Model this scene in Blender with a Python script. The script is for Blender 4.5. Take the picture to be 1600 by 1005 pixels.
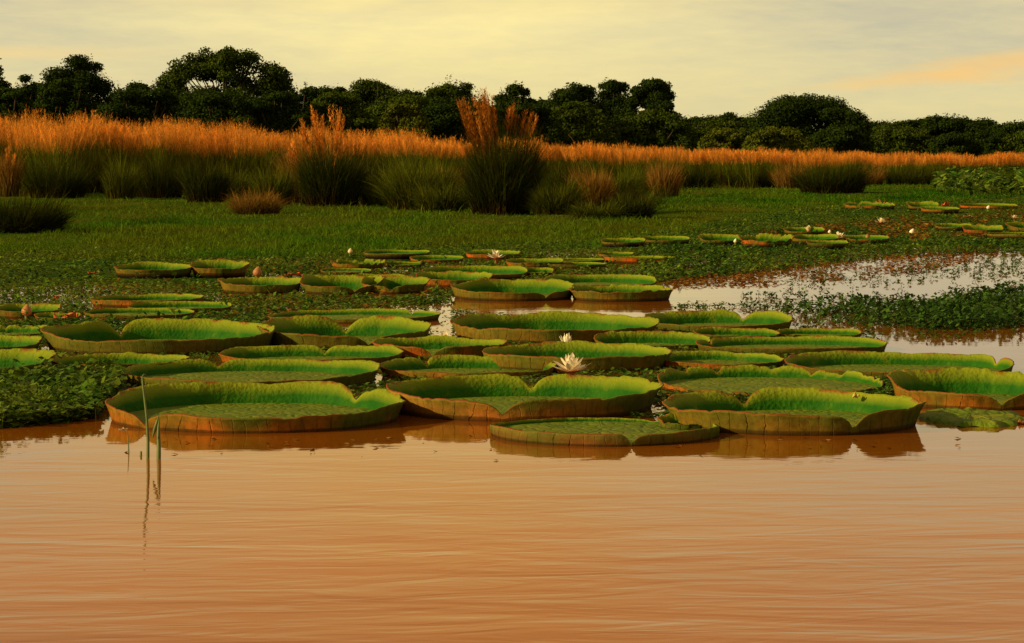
import bpy, math, random
import numpy as np
from mathutils import Vector, noise as mnoise
R = math.radians
random.seed(7); rng = np.random.default_rng(7)
for o in list(bpy.data.objects): bpy.data.objects.remove(o)
S = bpy.context.scene; COL = S.collection

# ------------------------------------------------------------------ camera
W0, H0, F0 = 1600.0, 1005.0, 4300.0          # the photograph's frame and focal length in its pixels
CH = 1.37; HZ = 232.0                        # eye height above the water, horizon row
PITCH = math.atan((H0 / 2 - HZ) / F0)
cd = bpy.data.cameras.new('camera'); cam = bpy.data.objects.new('camera', cd); COL.objects.link(cam)
cam.location = (0, 0, CH); cam.rotation_euler = (math.pi / 2 - PITCH, 0, 0)
cd.sensor_width = 36; cd.lens = F0 / W0 * 36; cd.clip_start = 0.1; cd.clip_end = 9000
S.camera = cam
S.view_settings.view_transform = 'Standard'; S.view_settings.look = 'None'
S.view_settings.exposure = .12; S.view_settings.gamma = 1

# ------------------------------------------------------------------ sun and sky
SUN_AZ, SUN_EL = R(-110), R(21)              # azimuth from +Y towards +X (so from the left, a little behind the camera)
sd = Vector((math.sin(SUN_AZ) * math.cos(SUN_EL), math.cos(SUN_AZ) * math.cos(SUN_EL), math.sin(SUN_EL)))
sl = bpy.data.lights.new('sun', 'SUN'); sl.energy = 5.0; sl.angle = R(2); sl.color = (1.0, .78, .40)
so = bpy.data.objects.new('sun', sl); COL.objects.link(so); so.rotation_euler = sd.to_track_quat('Z', 'Y').to_euler()

def nt_clear(nt):
    for n in list(nt.nodes): nt.nodes.remove(n)
class NG:                                     # small node graph helper
    def __init__(s, nt): s.nt = nt; nt_clear(nt)
    def n(s, t, **k):
        nd = s.nt.nodes.new(t)
        for a, v in k.items():
            if a.startswith('i_'):
                key = a[2:]; key = int(key) if key.isdigit() else key.replace('_', ' ')
                s.put(nd.inputs[key], v)
            else: setattr(nd, a, v)
        return nd
    def put(s, sock, v):
        if isinstance(v, bpy.types.NodeSocket): s.nt.links.new(v, sock)
        elif isinstance(v, bpy.types.Node): s.nt.links.new(v.outputs[0], sock)
        else:
            if isinstance(v, (tuple, list)) and len(v) == 3 and sock.type == 'RGBA': v = tuple(v) + (1,)
            sock.default_value = v
    def math(s, op, a, b=0.0, c=None, clamp=False):
        m = s.n('ShaderNodeMath', operation=op, use_clamp=clamp); s.put(m.inputs[0], a); s.put(m.inputs[1], b)
        if c is not None: s.put(m.inputs[2], c)
        return m.outputs[0]
    def mix(s, f, a, b, mode='MIX'):
        m = s.n('ShaderNodeMix', data_type='RGBA', blend_type=mode); s.put(m.inputs[0], f); s.put(m.inputs[6], a); s.put(m.inputs[7], b)
        return m.outputs[2]
    def ramp(s, f, stops, interp='LINEAR'):
        r = s.n('ShaderNodeValToRGB'); s.put(r.inputs[0], f); r.color_ramp.interpolation = interp
        e = r.color_ramp.elements
        while len(e) < len(stops): e.new(0.5)
        for q, (p, c) in zip(e, stops):
            q.position = p; q.color = tuple(c) + (1,) if not isinstance(c, (int, float)) else (c, c, c, 1)
        return r.outputs[0]
    def noise(s, vec, scale, detail=2, rough=.5, dist=0.0):
        return s.n('ShaderNodeTexNoise', i_Vector=vec, i_Scale=scale, i_Detail=detail, i_Roughness=rough, i_Distortion=dist).outputs[0]
    def mapr(s, v, a, b, c=0.0, d=1.0):
        m = s.n('ShaderNodeMapRange'); 
        for i, x in enumerate((v, a, b, c, d)): s.put(m.inputs[i], x)
        return m.outputs[0]
    def attr(s, name): return s.n('ShaderNodeAttribute', attribute_name=name)
    def scaled(s, vec, sc): return s.n('ShaderNodeVectorMath', operation='MULTIPLY', i_0=vec, i_1=sc).outputs[0]
    def out(s, sh, typ='ShaderNodeOutputMaterial'):
        o = s.n(typ); s.put(o.inputs[0], sh)

wd = bpy.data.worlds.new('World'); S.world = wd; wd.use_nodes = True
g = NG(wd.node_tree)
sky = g.n('ShaderNodeTexSky'); sky.sky_type = 'NISHITA'; sky.sun_disc = False
sky.sun_elevation = SUN_EL; sky.sun_rotation = SUN_AZ; sky.dust_density = 4; sky.air_density = 1.5
tc = g.n('ShaderNodeTexCoord').outputs['Generated']
sx = g.n('ShaderNodeSeparateXYZ', i_0=tc); X, Y, Z = sx.outputs
az = g.math('ARCTAN2', X, Y); el = g.math('ARCSINE', Z)
base = g.ramp(g.math('MULTIPLY', el, 1.0, clamp=True), [(0.0, (.74, .63, .28)), (.022, (.86, .73, .33)), (.045, (.99, .84, .37)), (.075, (.95, .70, .24)), (.115, (.92, .51, .13)),
              (.165, (.88, .36, .085)), (.23, (.72, .26, .05)), (.36, (.32, .15, .05)), (.7, (.17, .14, .09))])
comb = g.n('ShaderNodeCombineXYZ', i_0=g.math('MULTIPLY', az, 1.0), i_1=g.math('MULTIPLY', el, 5.5), i_2=0.3)
n1 = g.noise(comb, 7.0, 5, .55, .6)
n2 = g.noise(comb, 26.0, 5, .6, .4)
n3 = g.noise(comb, 60.0, 4, .65, .3)
grey = g.math('MULTIPLY', g.mapr(g.math('ADD', g.math('MULTIPLY', n1, .75), g.math('MULTIPLY', n3, .25)), .40, .66), .50)
side = g.mapr(g.math('ABSOLUTE', g.math('ADD', az, .030)), .03, .17)          # greyer veil away from the bright middle
hi = g.mapr(el, .004, .042)
grey = g.math('ADD', grey, g.math('MULTIPLY', g.math('MULTIPLY', side, hi), .75), clamp=True)
grey = g.math('MULTIPLY', grey, g.mapr(el, .16, .07, .25, 1.0))
c1 = g.mix(grey, base, (.56, .52, .36))
c1 = g.mix(g.math('MULTIPLY', g.mapr(n2, .35, .75), .22), c1, (.93, .74, .36))
# warm bank of cloud low on the right, rising to the right
band_c = g.math('ADD', .0215, g.math('MULTIPLY', g.math('SUBTRACT', az, .115), .13))
wid = g.math('ADD', .0016, g.math('MULTIPLY', g.mapr(az, .10, .20), .0050))
dd = g.math('DIVIDE', g.math('ABSOLUTE', g.math('SUBTRACT', g.math('ADD', el, g.math('MULTIPLY', g.math('SUBTRACT', n2, .5), .016)), band_c)), wid)
band = g.math('MULTIPLY', g.mapr(dd, 1.25, .2), g.mapr(az, .085, .15))
band = g.math('MULTIPLY', band, g.mapr(az, .40, .25))
c1 = g.mix(g.math('MULTIPLY', band, g.mapr(n2, .3, .65, .45, .85)), c1, (.97, .58, .19))
bl = g.math('MULTIPLY', g.mapr(g.math('ABSOLUTE', g.math('SUBTRACT', el, .034)), .0032, .0005), g.mapr(az, -.115, -.19))
c1 = g.mix(g.math('MULTIPLY', bl, .6), c1, (.93, .66, .27))
below = g.mapr(el, -.005, -.02)
c1 = g.mix(below, c1, (.10, .08, .03))
bg1 = g.n('ShaderNodeBackground', i_Color=sky, i_Strength=.08)
bg2 = g.n('ShaderNodeBackground', i_Color=c1, i_Strength=1.0)
ms = g.n('ShaderNodeMixShader', i_0=.93, i_1=bg1, i_2=bg2)
g.out(ms, 'ShaderNodeOutputWorld')

# ------------------------------------------------------------------ helpers
def ray(px, py):
    a = (px - W0 / 2) / F0; b = -(py - H0 / 2) / F0
    c, s = math.cos(PITCH), math.sin(PITCH)
    return a, c + b * s, -s + b * c          # x, y, z of the viewing ray
def ground(px, py, z0=0.0):                  # where that ray meets the level z0 (also for arrays)
    c, s = math.cos(PITCH), math.sin(PITCH)
    a = (px - W0 / 2) / F0; b = -(py - H0 / 2) / F0
    dy = c + b * s; dz = -s + b * c
    t = (z0 - CH) / dz
    return a * t, dy * t
def height_at(py, Y):                        # height of row py at distance Y
    b = -(py - H0 / 2) / F0; c, s = math.cos(PITCH), math.sin(PITCH)
    return CH + Y * (-s + b * c) / (c + b * s)
def x_at(px, Y): return (px - W0 / 2) / F0 * Y * math.cos(PITCH)

def mesh(name, v, f, mats, parent=None, attrs=None, midx=None, smooth=False, uv=None, link=True):
    v = np.asarray(v, dtype=np.float32).reshape(-1, 3)
    me = bpy.data.meshes.new(name)
    if isinstance(f, np.ndarray):
        nf, k = f.shape; loops = f.astype(np.int32).ravel(); tot = np.full(nf, k, np.int32)
    else:
        nf = len(f); tot = np.array([len(q) for q in f], np.int32); loops = np.concatenate([np.asarray(q, np.int32) for q in f])
    me.vertices.add(len(v)); me.vertices.foreach_set('co', v.ravel())
    me.loops.add(len(loops)); me.loops.foreach_set('vertex_index', loops)
    me.polygons.add(nf); me.polygons.foreach_set('loop_start', np.concatenate([[0], np.cumsum(tot)[:-1]]).astype(np.int32)); me.polygons.foreach_set('loop_total', tot)
    if smooth: me.polygons.foreach_set('use_smooth', np.ones(nf, bool))
    if midx is not None: me.polygons.foreach_set('material_index', np.asarray(midx, np.int32))
    for k, a in (attrs or {}).items():
        at = me.attributes.new(k, 'FLOAT', 'POINT'); at.data.foreach_set('value', np.asarray(a, np.float32).ravel())
    if uv is not None:
        l = me.uv_layers.new(name='UVMap'); l.data.foreach_set('uv', np.asarray(uv, np.float32)[loops].ravel())
    me.update(); me.validate()
    for m in (mats if isinstance(mats, (list, tuple)) else [mats]): me.materials.append(m)
    o = bpy.data.objects.new(name, me)
    if link: COL.objects.link(o)
    if parent: o.parent = parent
    return o
def tag(o, label=None, cat=None, group=None, kind=None):
    if label: o['label'] = label
    if cat: o['category'] = cat
    if group: o['group'] = group
    if kind: o['kind'] = kind
    return o
def empty(name, loc, label, cat, group=None, rz=0):
    o = bpy.data.objects.new(name, None); COL.objects.link(o); o.location = loc; o.rotation_euler = (0, 0, rz)
    o.empty_display_size = .2
    return tag(o, label, cat, group)
def smooth1(v, a, b):
    t = np.clip((v - a) / (b - a), 0, 1); return t * t * (3 - 2 * t)
class Perl:                                   # cheap smooth 1-D / 2-D noise, -1..1
    def __init__(s, seed): s.r = np.random.default_rng(seed); s.t = s.r.uniform(-1, 1, (64, 64))
    def __call__(s, x, y=0.0):
        x = np.asarray(x, float); y = np.asarray(y, float) + x * 0
        xi = np.floor(x).astype(int); yi = np.floor(y).astype(int); fx = x - xi; fy = y - yi
        fx = fx * fx * (3 - 2 * fx); fy = fy * fy * (3 - 2 * fy); T = s.t
        a = T[xi % 64, yi % 64]; b = T[(xi + 1) % 64, yi % 64]; c = T[xi % 64, (yi + 1) % 64]; d = T[(xi + 1) % 64, (yi + 1) % 64]
        return (a * (1 - fx) + b * fx) * (1 - fy) + (c * (1 - fx) + d * fx) * fy
P0 = Perl(3)
def tube(pts, rad, n=7):                      # tapered tube round a polyline
    pts = [Vector(p) for p in pts]; V = []; F = []
    for i, p in enumerate(pts):
        t = (pts[min(i + 1, len(pts) - 1)] - pts[max(i - 1, 0)]).normalized()
        a = t.orthogonal().normalized(); b = t.cross(a)
        if i and a.dot(pa) < 0: a = -a; b = -b
        if i:
            a = (pa - t * pa.dot(t)).normalized(); b = t.cross(a)
        pa = a
        for k in range(n):
            w = 2 * math.pi * k / n; V.append(p + (a * math.cos(w) + b * math.sin(w)) * rad[i])
    for i in range(len(pts) - 1):
        for k in range(n):
            F.append((i * n + k, i * n + (k + 1) % n, (i + 1) * n + (k + 1) % n, (i + 1) * n + k))
    F.append(tuple(range((len(pts) - 1) * n, len(pts) * n)))
    return V, F
def merge(parts):
    V = []; F = []
    for v, f in parts:
        o = len(V); V += [tuple(p) for p in v]; F += [tuple(i + o for i in q) for q in f]
    return V, F

# ------------------------------------------------------------------ materials
def new_mat(name):
    m = bpy.data.materials.new(name); m.use_nodes = True; return m, NG(m.node_tree)
def pbsdf(g, color, rough=.6, spec=.4, normal=None, **k):
    b = g.n('ShaderNodeBsdfPrincipled', i_Base_Color=color, i_Roughness=rough)
    b.inputs['Specular IOR Level'].default_value = spec
    if normal is not None: g.put(b.inputs['Normal'], normal)
    for a, v in k.items(): g.put(b.inputs[a.replace('_', ' ')], v)
    return b
def bump(g, h, strength, dist): return g.n('ShaderNodeBump', i_Height=h, i_Strength=strength, i_Distance=dist).outputs[0]

def mat_water():
    m, g = new_mat('muddy_water')
    pos = g.n('ShaderNodeNewGeometry').outputs['Position']
    v1 = g.scaled(g.n('ShaderNodeVectorRotate', rotation_type='Z_AXIS', i_Vector=pos, i_Angle=.10).outputs[0], (.42, 1.25, 1)); v2 = g.scaled(g.n('ShaderNodeVectorRotate', rotation_type='Z_AXIS', i_Vector=pos, i_Angle=-.16).outputs[0], (1.3, 3.6, 1)); v3 = g.scaled(pos, (.10, .32, 1))
    a = g.noise(v1, 1.0, 3, .5, 1.2); b = g.noise(v2, 1.5, 3, .5, 1.0)
    patch = g.mapr(g.noise(v3, 1.0, 2, .5, .3), .38, .62)
    h = g.math('ADD', g.math('MULTIPLY', a, .6), g.math('MULTIPLY', g.math('MULTIPLY', b, .26), g.math('ADD', .35, patch)))
    sep = g.n('ShaderNodeSeparateXYZ', i_0=pos)
    calm = g.mapr(sep.outputs[1], 8.0, 13.5, 1.4, .34)                        # open water ripples, sheltered water is still
    nrm = bump(g, g.math('MULTIPLY', h, calm), 1.0, .0088)
    silt = g.mapr(g.noise(g.scaled(pos, (.35, .9, 1)), 1.0, 3, .5, .4), .35, .7)
    col = g.mix(silt, (.26, .074, .003), (.21, .056, .003))
    s = pbsdf(g, col, .06, .5, nrm); s.inputs['IOR'].default_value = 1.33; s.inputs['Roughness'].default_value = .03
    g.out(s); return m
def mat_ground():
    m, g = new_mat('marsh_turf')
    pos = g.n('ShaderNodeNewGeometry').outputs['Position']
    a = g.mapr(g.noise(g.scaled(pos, (.5, .25, 1)), 1.0, 4, .6), .35, .7)
    b = g.mapr(g.noise(pos, 9.0, 3, .6), .3, .7)
    c = g.mix(a, (.030, .080, .005), (.12, .10, .010)); c = g.mix(g.math('MULTIPLY', b, .5), c, (.02, .05, .006))
    g.out(pbsdf(g, c, 1.0, .0, bump(g, b, .6, .05))); return m
def mat_blade(name, stops, var, rough=.8, spec=.0, transl=.25):
    m, g = new_mat(name)
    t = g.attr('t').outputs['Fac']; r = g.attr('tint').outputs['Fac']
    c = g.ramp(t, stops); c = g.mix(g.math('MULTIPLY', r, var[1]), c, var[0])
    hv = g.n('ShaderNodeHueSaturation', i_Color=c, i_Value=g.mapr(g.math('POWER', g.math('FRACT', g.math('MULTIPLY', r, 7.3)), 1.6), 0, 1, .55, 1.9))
    s = pbsdf(g, hv, rough, spec)
    tr = g.n('ShaderNodeBsdfTranslucent', i_Color=hv)
    g.out(g.n('ShaderNodeMixShader', i_0=transl, i_1=s, i_2=tr)); return m
M = {}
M['water'] = mat_water(); M['ground'] = mat_ground()
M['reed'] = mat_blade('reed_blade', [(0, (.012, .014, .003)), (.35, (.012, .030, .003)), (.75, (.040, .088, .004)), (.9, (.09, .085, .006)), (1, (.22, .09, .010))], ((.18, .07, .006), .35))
M['plume'] = mat_blade('reed_plume', [(0, (.28, .11, .010)), (.35, (.62, .21, .020)), (1, (.74, .27, .03))], ((.72, .40, .08), .4), transl=.4)
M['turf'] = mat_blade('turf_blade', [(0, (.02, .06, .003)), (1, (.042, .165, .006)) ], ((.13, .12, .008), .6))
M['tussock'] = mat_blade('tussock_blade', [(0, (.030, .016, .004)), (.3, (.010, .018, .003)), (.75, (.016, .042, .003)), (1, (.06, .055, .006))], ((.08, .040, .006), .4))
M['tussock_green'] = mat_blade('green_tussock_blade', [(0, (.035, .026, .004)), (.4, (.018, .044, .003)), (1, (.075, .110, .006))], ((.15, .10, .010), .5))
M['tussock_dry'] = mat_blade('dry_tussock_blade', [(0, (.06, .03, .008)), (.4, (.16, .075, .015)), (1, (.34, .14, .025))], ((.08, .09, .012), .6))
M['plume_dark'] = mat_blade('tussock_plume', [(0, (.16, .05, .008)), (.5, (.36, .11, .012)), (1, (.46, .15, .02))], ((.36, .19, .03), .45), transl=.3)
M['straw'] = mat_blade('straw_stalk', [(0, (.22, .15, .04)), (1, (.42, .30, .10))], ((.3, .15, .04), .4))
M['float_leaf'] = mat_blade('floating_leaf', [(0, (.020, .050, .004)), (1, (.035, .125, .006))], ((.20, .20, .015), .55), rough=.55, spec=.08)
M['dead_leaf'] = mat_blade('dead_floating_leaf', [(0, (.14, .05, .012)), (1, (.26, .10, .018))], ((.12, .12, .02), .5), rough=.6)
M['emergent'] = mat_blade('emergent_leaf', [(0, (.018, .035, .006)), (1, (.035, .105, .010))], ((.12, .14, .02), .3), rough=.6, spec=.06)

def mat_rim_in():
    m, g = new_mat('pad_inner_wall')
    uv = g.n('ShaderNodeUVMap').outputs[0]; sep = g.n('ShaderNodeSeparateXYZ', i_0=uv)
    v = sep.outputs[1]; oi = g.n('ShaderNodeObjectInfo')
    pos = g.n('ShaderNodeTexCoord').outputs['Object']
    n = g.noise(pos, 9.0, 4, .6); c = g.mix(g.mapr(n, .35, .7), (.012, .090, .003), (.036, .135, .004))
    c = g.mix(g.math('MULTIPLY', g.mapr(v, .40, .92), .85), c, (.27, .29, .014))  # yellower upper wall: own colour, with top light and foot shade painted in
    c = g.mix(g.math('MULTIPLY', g.mapr(n, .60, .75), .35), c, (.26, .17, .02))
    c = g.mix(g.math('MULTIPLY', g.mapr(v, .80, .97), g.mapr(g.noise(pos, 5.0, 3, .6), .52, .60)), c, (.24, .085, .012))
    vo = g.n('ShaderNodeTexVoronoi', feature='SMOOTH_F1', i_Vector=g.scaled(uv, (11, 2.0, 1)), i_Scale=1.0, i_Randomness=1.0).outputs[0]
    vo2 = g.n('ShaderNodeTexVoronoi', feature='F1', i_Vector=g.scaled(pos, (1, 1, 1)), i_Scale=42.0).outputs[0]
    h = g.math('ADD', g.math('ADD', g.math('MULTIPLY', vo, .25), g.math('MULTIPLY', vo2, .35)), g.math('MULTIPLY', g.noise(pos, 60.0, 3, .6), .5))
    s = pbsdf(g, c, .7, .08, bump(g, h, .6, .02))
    tr = g.n('ShaderNodeBsdfTranslucent', i_Color=c)
    g.out(g.n('ShaderNodeMixShader', i_0=.12, i_1=s, i_2=tr)); return m
def mat_rim_out():
    m, g = new_mat('pad_outer_wall')
    uv = g.n('ShaderNodeUVMap').outputs[0]; sep = g.n('ShaderNodeSeparateXYZ', i_0=uv)
    u, v = sep.outputs[0], sep.outputs[1]; oc = g.n('ShaderNodeObjectInfo').outputs['Color']
    pos = g.n('ShaderNodeTexCoord').outputs['Object']
    n = g.noise(pos, 2.2, 3, .55); nf = g.noise(pos, 26.0, 4, .6)
    c = g.mix(g.mapr(n, .36, .60), oc, (.07, .095, .008))
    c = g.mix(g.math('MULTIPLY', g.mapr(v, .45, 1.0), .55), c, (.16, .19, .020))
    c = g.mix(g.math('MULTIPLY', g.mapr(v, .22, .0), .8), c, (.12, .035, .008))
    c = g.mix(g.math('MULTIPLY', g.mapr(nf, .42, .70), .6), c, (.06, .045, .006))
    uu = g.math('ADD', g.math('MULTIPLY', u, 15.0), g.math('ADD', g.math('MULTIPLY', g.math('SUBTRACT', nf, .5), .35), g.math('MULTIPLY', g.noise(pos, 1.7, 2, .5), 5.0)))
    fr = g.math('ABSOLUTE', g.math('SUBTRACT', g.math('FRACT', uu), .5))
    rib = g.mapr(fr, .055, .01)
    rib = g.math('MULTIPLY', rib, g.mapr(v, 1.0, .3))
    c = g.mix(g.math('MULTIPLY', g.math('MULTIPLY', rib, g.mapr(n, .35, .65)), .65), c, (.06, .022, .005))
    c = g.mix(g.mapr(v, .20, .07), c, (.010, .005, .002))  # near-black foot: wet wall with contact shade painted into the colour
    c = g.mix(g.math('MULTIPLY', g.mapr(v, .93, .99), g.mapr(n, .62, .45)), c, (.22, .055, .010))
    s = pbsdf(g, c, .7, .08, bump(g, g.math('ADD', g.math('MULTIPLY', rib, 1.0), g.math('MULTIPLY', nf, .5)), .6, .012))
    tr = g.n('ShaderNodeBsdfTranslucent', i_Color=c)
    g.out(g.n('ShaderNodeMixShader', i_0=.12, i_1=s, i_2=tr)); return m
def mat_floor():
    m, g = new_mat('pad_blade')
    pos = g.n('ShaderNodeTexCoord').outputs['Object']; sep = g.n('ShaderNodeSeparateXYZ', i_0=pos)
    ang = g.math('ARCTAN2', sep.outputs[0], sep.outputs[1])
    n = g.noise(pos, 5.0, 5, .6); c = g.mix(g.mapr(n, .35, .68), (.08, .14, .006), (.16, .18, .010))
    c = g.mix(g.math('MULTIPLY', g.mapr(g.noise(pos, 14.0, 3, .6), .58, .72), .5), c, (.22, .13, .025))
    c = g.mix(g.math('MULTIPLY', g.mapr(g.noise(pos, 3.0, 4, .65), .58, .68), .45), c, (.26, .20, .02))
    vein = g.mapr(g.math('ABSOLUTE', g.math('SINE', g.math('MULTIPLY', ang, 13.0))), .10, 0.0)
    vo = g.n('ShaderNodeTexVoronoi', feature='DISTANCE_TO_EDGE', i_Vector=pos, i_Scale=16.0).outputs[0]
    c = g.mix(g.math('MULTIPLY', g.mapr(vo, .07, .0), .35), c, (.05, .10, .010))
    h = g.math('ADD', g.mapr(vo, 0, .25), g.math('MULTIPLY', vein, -.8))
    g.out(pbsdf(g, c, .65, .10, bump(g, h, .5, .012))); return m
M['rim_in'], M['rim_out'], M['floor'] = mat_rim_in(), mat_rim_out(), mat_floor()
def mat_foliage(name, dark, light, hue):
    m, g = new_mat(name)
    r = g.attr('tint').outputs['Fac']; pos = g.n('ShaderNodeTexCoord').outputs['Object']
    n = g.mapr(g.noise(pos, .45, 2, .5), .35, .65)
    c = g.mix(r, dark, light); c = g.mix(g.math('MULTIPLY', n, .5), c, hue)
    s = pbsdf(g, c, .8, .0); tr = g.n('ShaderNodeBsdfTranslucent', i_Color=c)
    g.out(g.n('ShaderNodeMixShader', i_0=.12, i_1=s, i_2=tr)); return m
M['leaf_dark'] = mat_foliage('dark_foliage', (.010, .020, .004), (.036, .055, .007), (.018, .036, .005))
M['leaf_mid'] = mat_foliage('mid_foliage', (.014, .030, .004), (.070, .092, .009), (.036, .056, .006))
M['leaf_lit'] = mat_foliage('sunlit_foliage', (.024, .042, .005), (.115, .125, .012), (.070, .080, .010))  # paler copy of the foliage, sunlit tops put into the leaf colour
m, g = new_mat('bark'); pos = g.n('ShaderNodeTexCoord').outputs['Object']
g.out(pbsdf(g, g.mix(g.noise(g.scaled(pos, (4, 4, 1)), 2, 4, .6), (.03, .02, .012), (.09, .06, .035)), .9, .1)); M['bark'] = m
def simple(name, c1, c2, scale=20, rough=.5, spec=.3, transl=0):
    m, g = new_mat(name); pos = g.n('ShaderNodeTexCoord').outputs['Object']
    c = g.mix(g.mapr(g.noise(pos, scale, 3, .6), .3, .7), c1, c2); s = pbsdf(g, c, rough, spec)
    if transl: s = g.n('ShaderNodeMixShader', i_0=transl, i_1=s, i_2=g.n('ShaderNodeBsdfTranslucent', i_Color=c))
    g.out(s); return m
M['petal'] = simple('petal', (.92, .80, .54), (.93, .86, .64), 40, .5, .1, .15)
M['petal_white'] = simple('white_petal', (.70, .56, .28), (.80, .68, .40), 40, .5, .3, .2)
M['sepal'] = simple('sepal', (.30, .08, .02), (.42, .14, .03), 30)
M['bud'] = simple('bud_skin', (.30, .11, .03), (.40, .19, .06), 25)
M['red_leaf'] = simple('red_leaf', (.50, .08, .02), (.60, .17, .03), 12, .5)
M['yellow_leaf'] = simple('yellow_leaf', (.55, .33, .07), (.42, .36, .06), 10, .5)
M['stem'] = simple('green_stem', (.06, .10, .02), (.13, .16, .03), 15)

# ------------------------------------------------------------------ water and ground
def grid_sheet(name, xs, ys, zf, mat, smooth=True):
    Xg, Yg = np.meshgrid(xs, ys); Zg = zf(Xg, Yg); V = np.stack([Xg, Yg, Zg], -1).reshape(-1, 3)
    nx, ny = len(xs), len(ys); i = np.arange(nx - 1); j = np.arange(ny - 1); I, J = np.meshgrid(i, j); a = (J * nx + I).ravel()
    return tag(mesh(name, V, np.stack([a, a + 1, a + nx + 1, a + nx], -1), mat, smooth=smooth), kind='structure')
grid_sheet('water', np.array([-4000., 4000.]), np.array([-60., 5000.]), lambda x, y: x * 0, M['water'])
# shoreline rows (px, py) -> ground
TLO = [(-400, 402), (0, 400), (300, 398), (520, 394), (760, 388), (900, 384), (1000, 372), (1120, 350), (1250, 330), (1400, 316), (1600, 304), (2000, 300)]
SH = [(-400, 458), (0, 455), (150, 450), (330, 448), (480, 425), (560, 415), (700, 410), (900, 392), (1060, 402), (1150, 408), (1300, 396), (1400, 390), (1600, 388), (2000, 388)]
shp = np.array([ground(a, b) for a, b in SH]); shx, shy = shp[:, 0] / shp[:, 1], shp[:, 1]
def shore(x, y):                              # distance beyond the shore along y
    return y - np.interp(x / np.maximum(y, 1), shx, shy)
def terr(x, y):
    d = shore(x, y)
    z = -0.45 + .47 * smooth1(d, -2.5, 1.0) + .05 * smooth1(y, 38, 60)
    z = z + .030 * P0(x * .8, y * .35) * smooth1(y, 36, 50)
    return z + .25 * smooth1(y, 130, 200)
xs = np.concatenate([[-4000, -800, -200, -80], np.linspace(-40, 40, 161), [80, 200, 800, 4000]])
ys = np.concatenate([[-50, 5], np.linspace(20, 130, 221), [140, 160, 200, 300, 600, 1500, 4900]])
grid_sheet('ground', xs, ys, terr, M['ground'])

# ------------------------------------------------------------------ blades
def blades(px, py, pz, h, w, az_, lean, curl, seg=3, taper=1.0):
    """strips of quads from the root upward: returns verts, faces, t"""
    N = len(px); k = np.arange(seg + 1) / seg
    wa = rng.uniform(0, np.pi, N); V = np.zeros((N, seg + 1, 2, 3), np.float32)
    hx, hy = np.cos(az_), np.sin(az_)
    out = (lean[:, None] * k + curl[:, None] * k ** 2.3) * h[:, None]
    up = h[:, None] * (k - .5 * (np.clip(curl, 0, 1.4)[:, None]) * k ** 2.6)
    wid = w[:, None] * (1 - k ** 1.6 * taper * .93) * .5
    for s, sg in ((0, -1), (1, 1)):
        V[:, :, s, 0] = px[:, None] + hx[:, None] * out + sg * wid * np.cos(wa)[:, None]
        V[:, :, s, 1] = py[:, None] + hy[:, None] * out + sg * wid * np.sin(wa)[:, None]
        V[:, :, s, 2] = pz[:, None] + up
    b = (np.arange(N) * (seg + 1) * 2)[:, None] + (np.arange(seg) * 2)[None]
    F = np.stack([b, b + 1, b + 3, b + 2], -1).reshape(-1, 4)
    t = np.broadcast_to(k[None, :, None], (N, seg + 1, 2)).reshape(-1)
    return V.reshape(-1, 3), F, t, np.repeat(rng.uniform(0, 1, N), (seg + 1) * 2)
def plumes(bx, by, bz, dirv, L, nh=14, hair=.16, wdt=.012):
    """hairy seed heads: base point, unit direction, length; each hair a thin triangle"""
    N = len(bx); k = rng.uniform(0, 1, (N, nh)); base = np.stack([bx, by, bz], -1)[:, None] + dirv[:, None] * (k * L[:, None])[..., None]
    a = rng.uniform(0, 2 * np.pi, (N, nh)); hl = hair * (1.1 - .75 * k) * rng.uniform(.6, 1.3, (N, nh))
    d = np.stack([np.cos(a) * .75 - .15, np.sin(a) * .75, rng.uniform(.1, 1.0, a.shape)], -1) + dirv[:, None] * .35
    d /= np.linalg.norm(d, axis=-1, keepdims=True)
    side = np.stack([np.cos(a + 1.57), np.sin(a + 1.57), np.zeros_like(a)], -1) * wdt
    V = np.stack([base - side, base + side, base + d * hl[..., None]], 2).reshape(-1, 3)
    F = np.arange(len(V)).reshape(-1, 3); t = np.repeat(k.ravel(), 3); r = np.repeat(np.repeat(rng.uniform(0, 1, N), nh), 3)
    return V, F, t, r
def cat(parts):
    V = np.concatenate([p[0] for p in parts]); o = 0; F = []
    for p in parts:
        f = p[1]
        if f.shape[1] == 4 and any(q[1].shape[1] == 3 for q in parts): f = np.concatenate([f[:, [0, 1, 2]], f[:, [0, 2, 3]]])
        F.append(f + o); o += len(p[0])
    return V, np.concatenate(F), np.concatenate([p[2] for p in parts]), np.concatenate([p[3] for p in parts])

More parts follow.
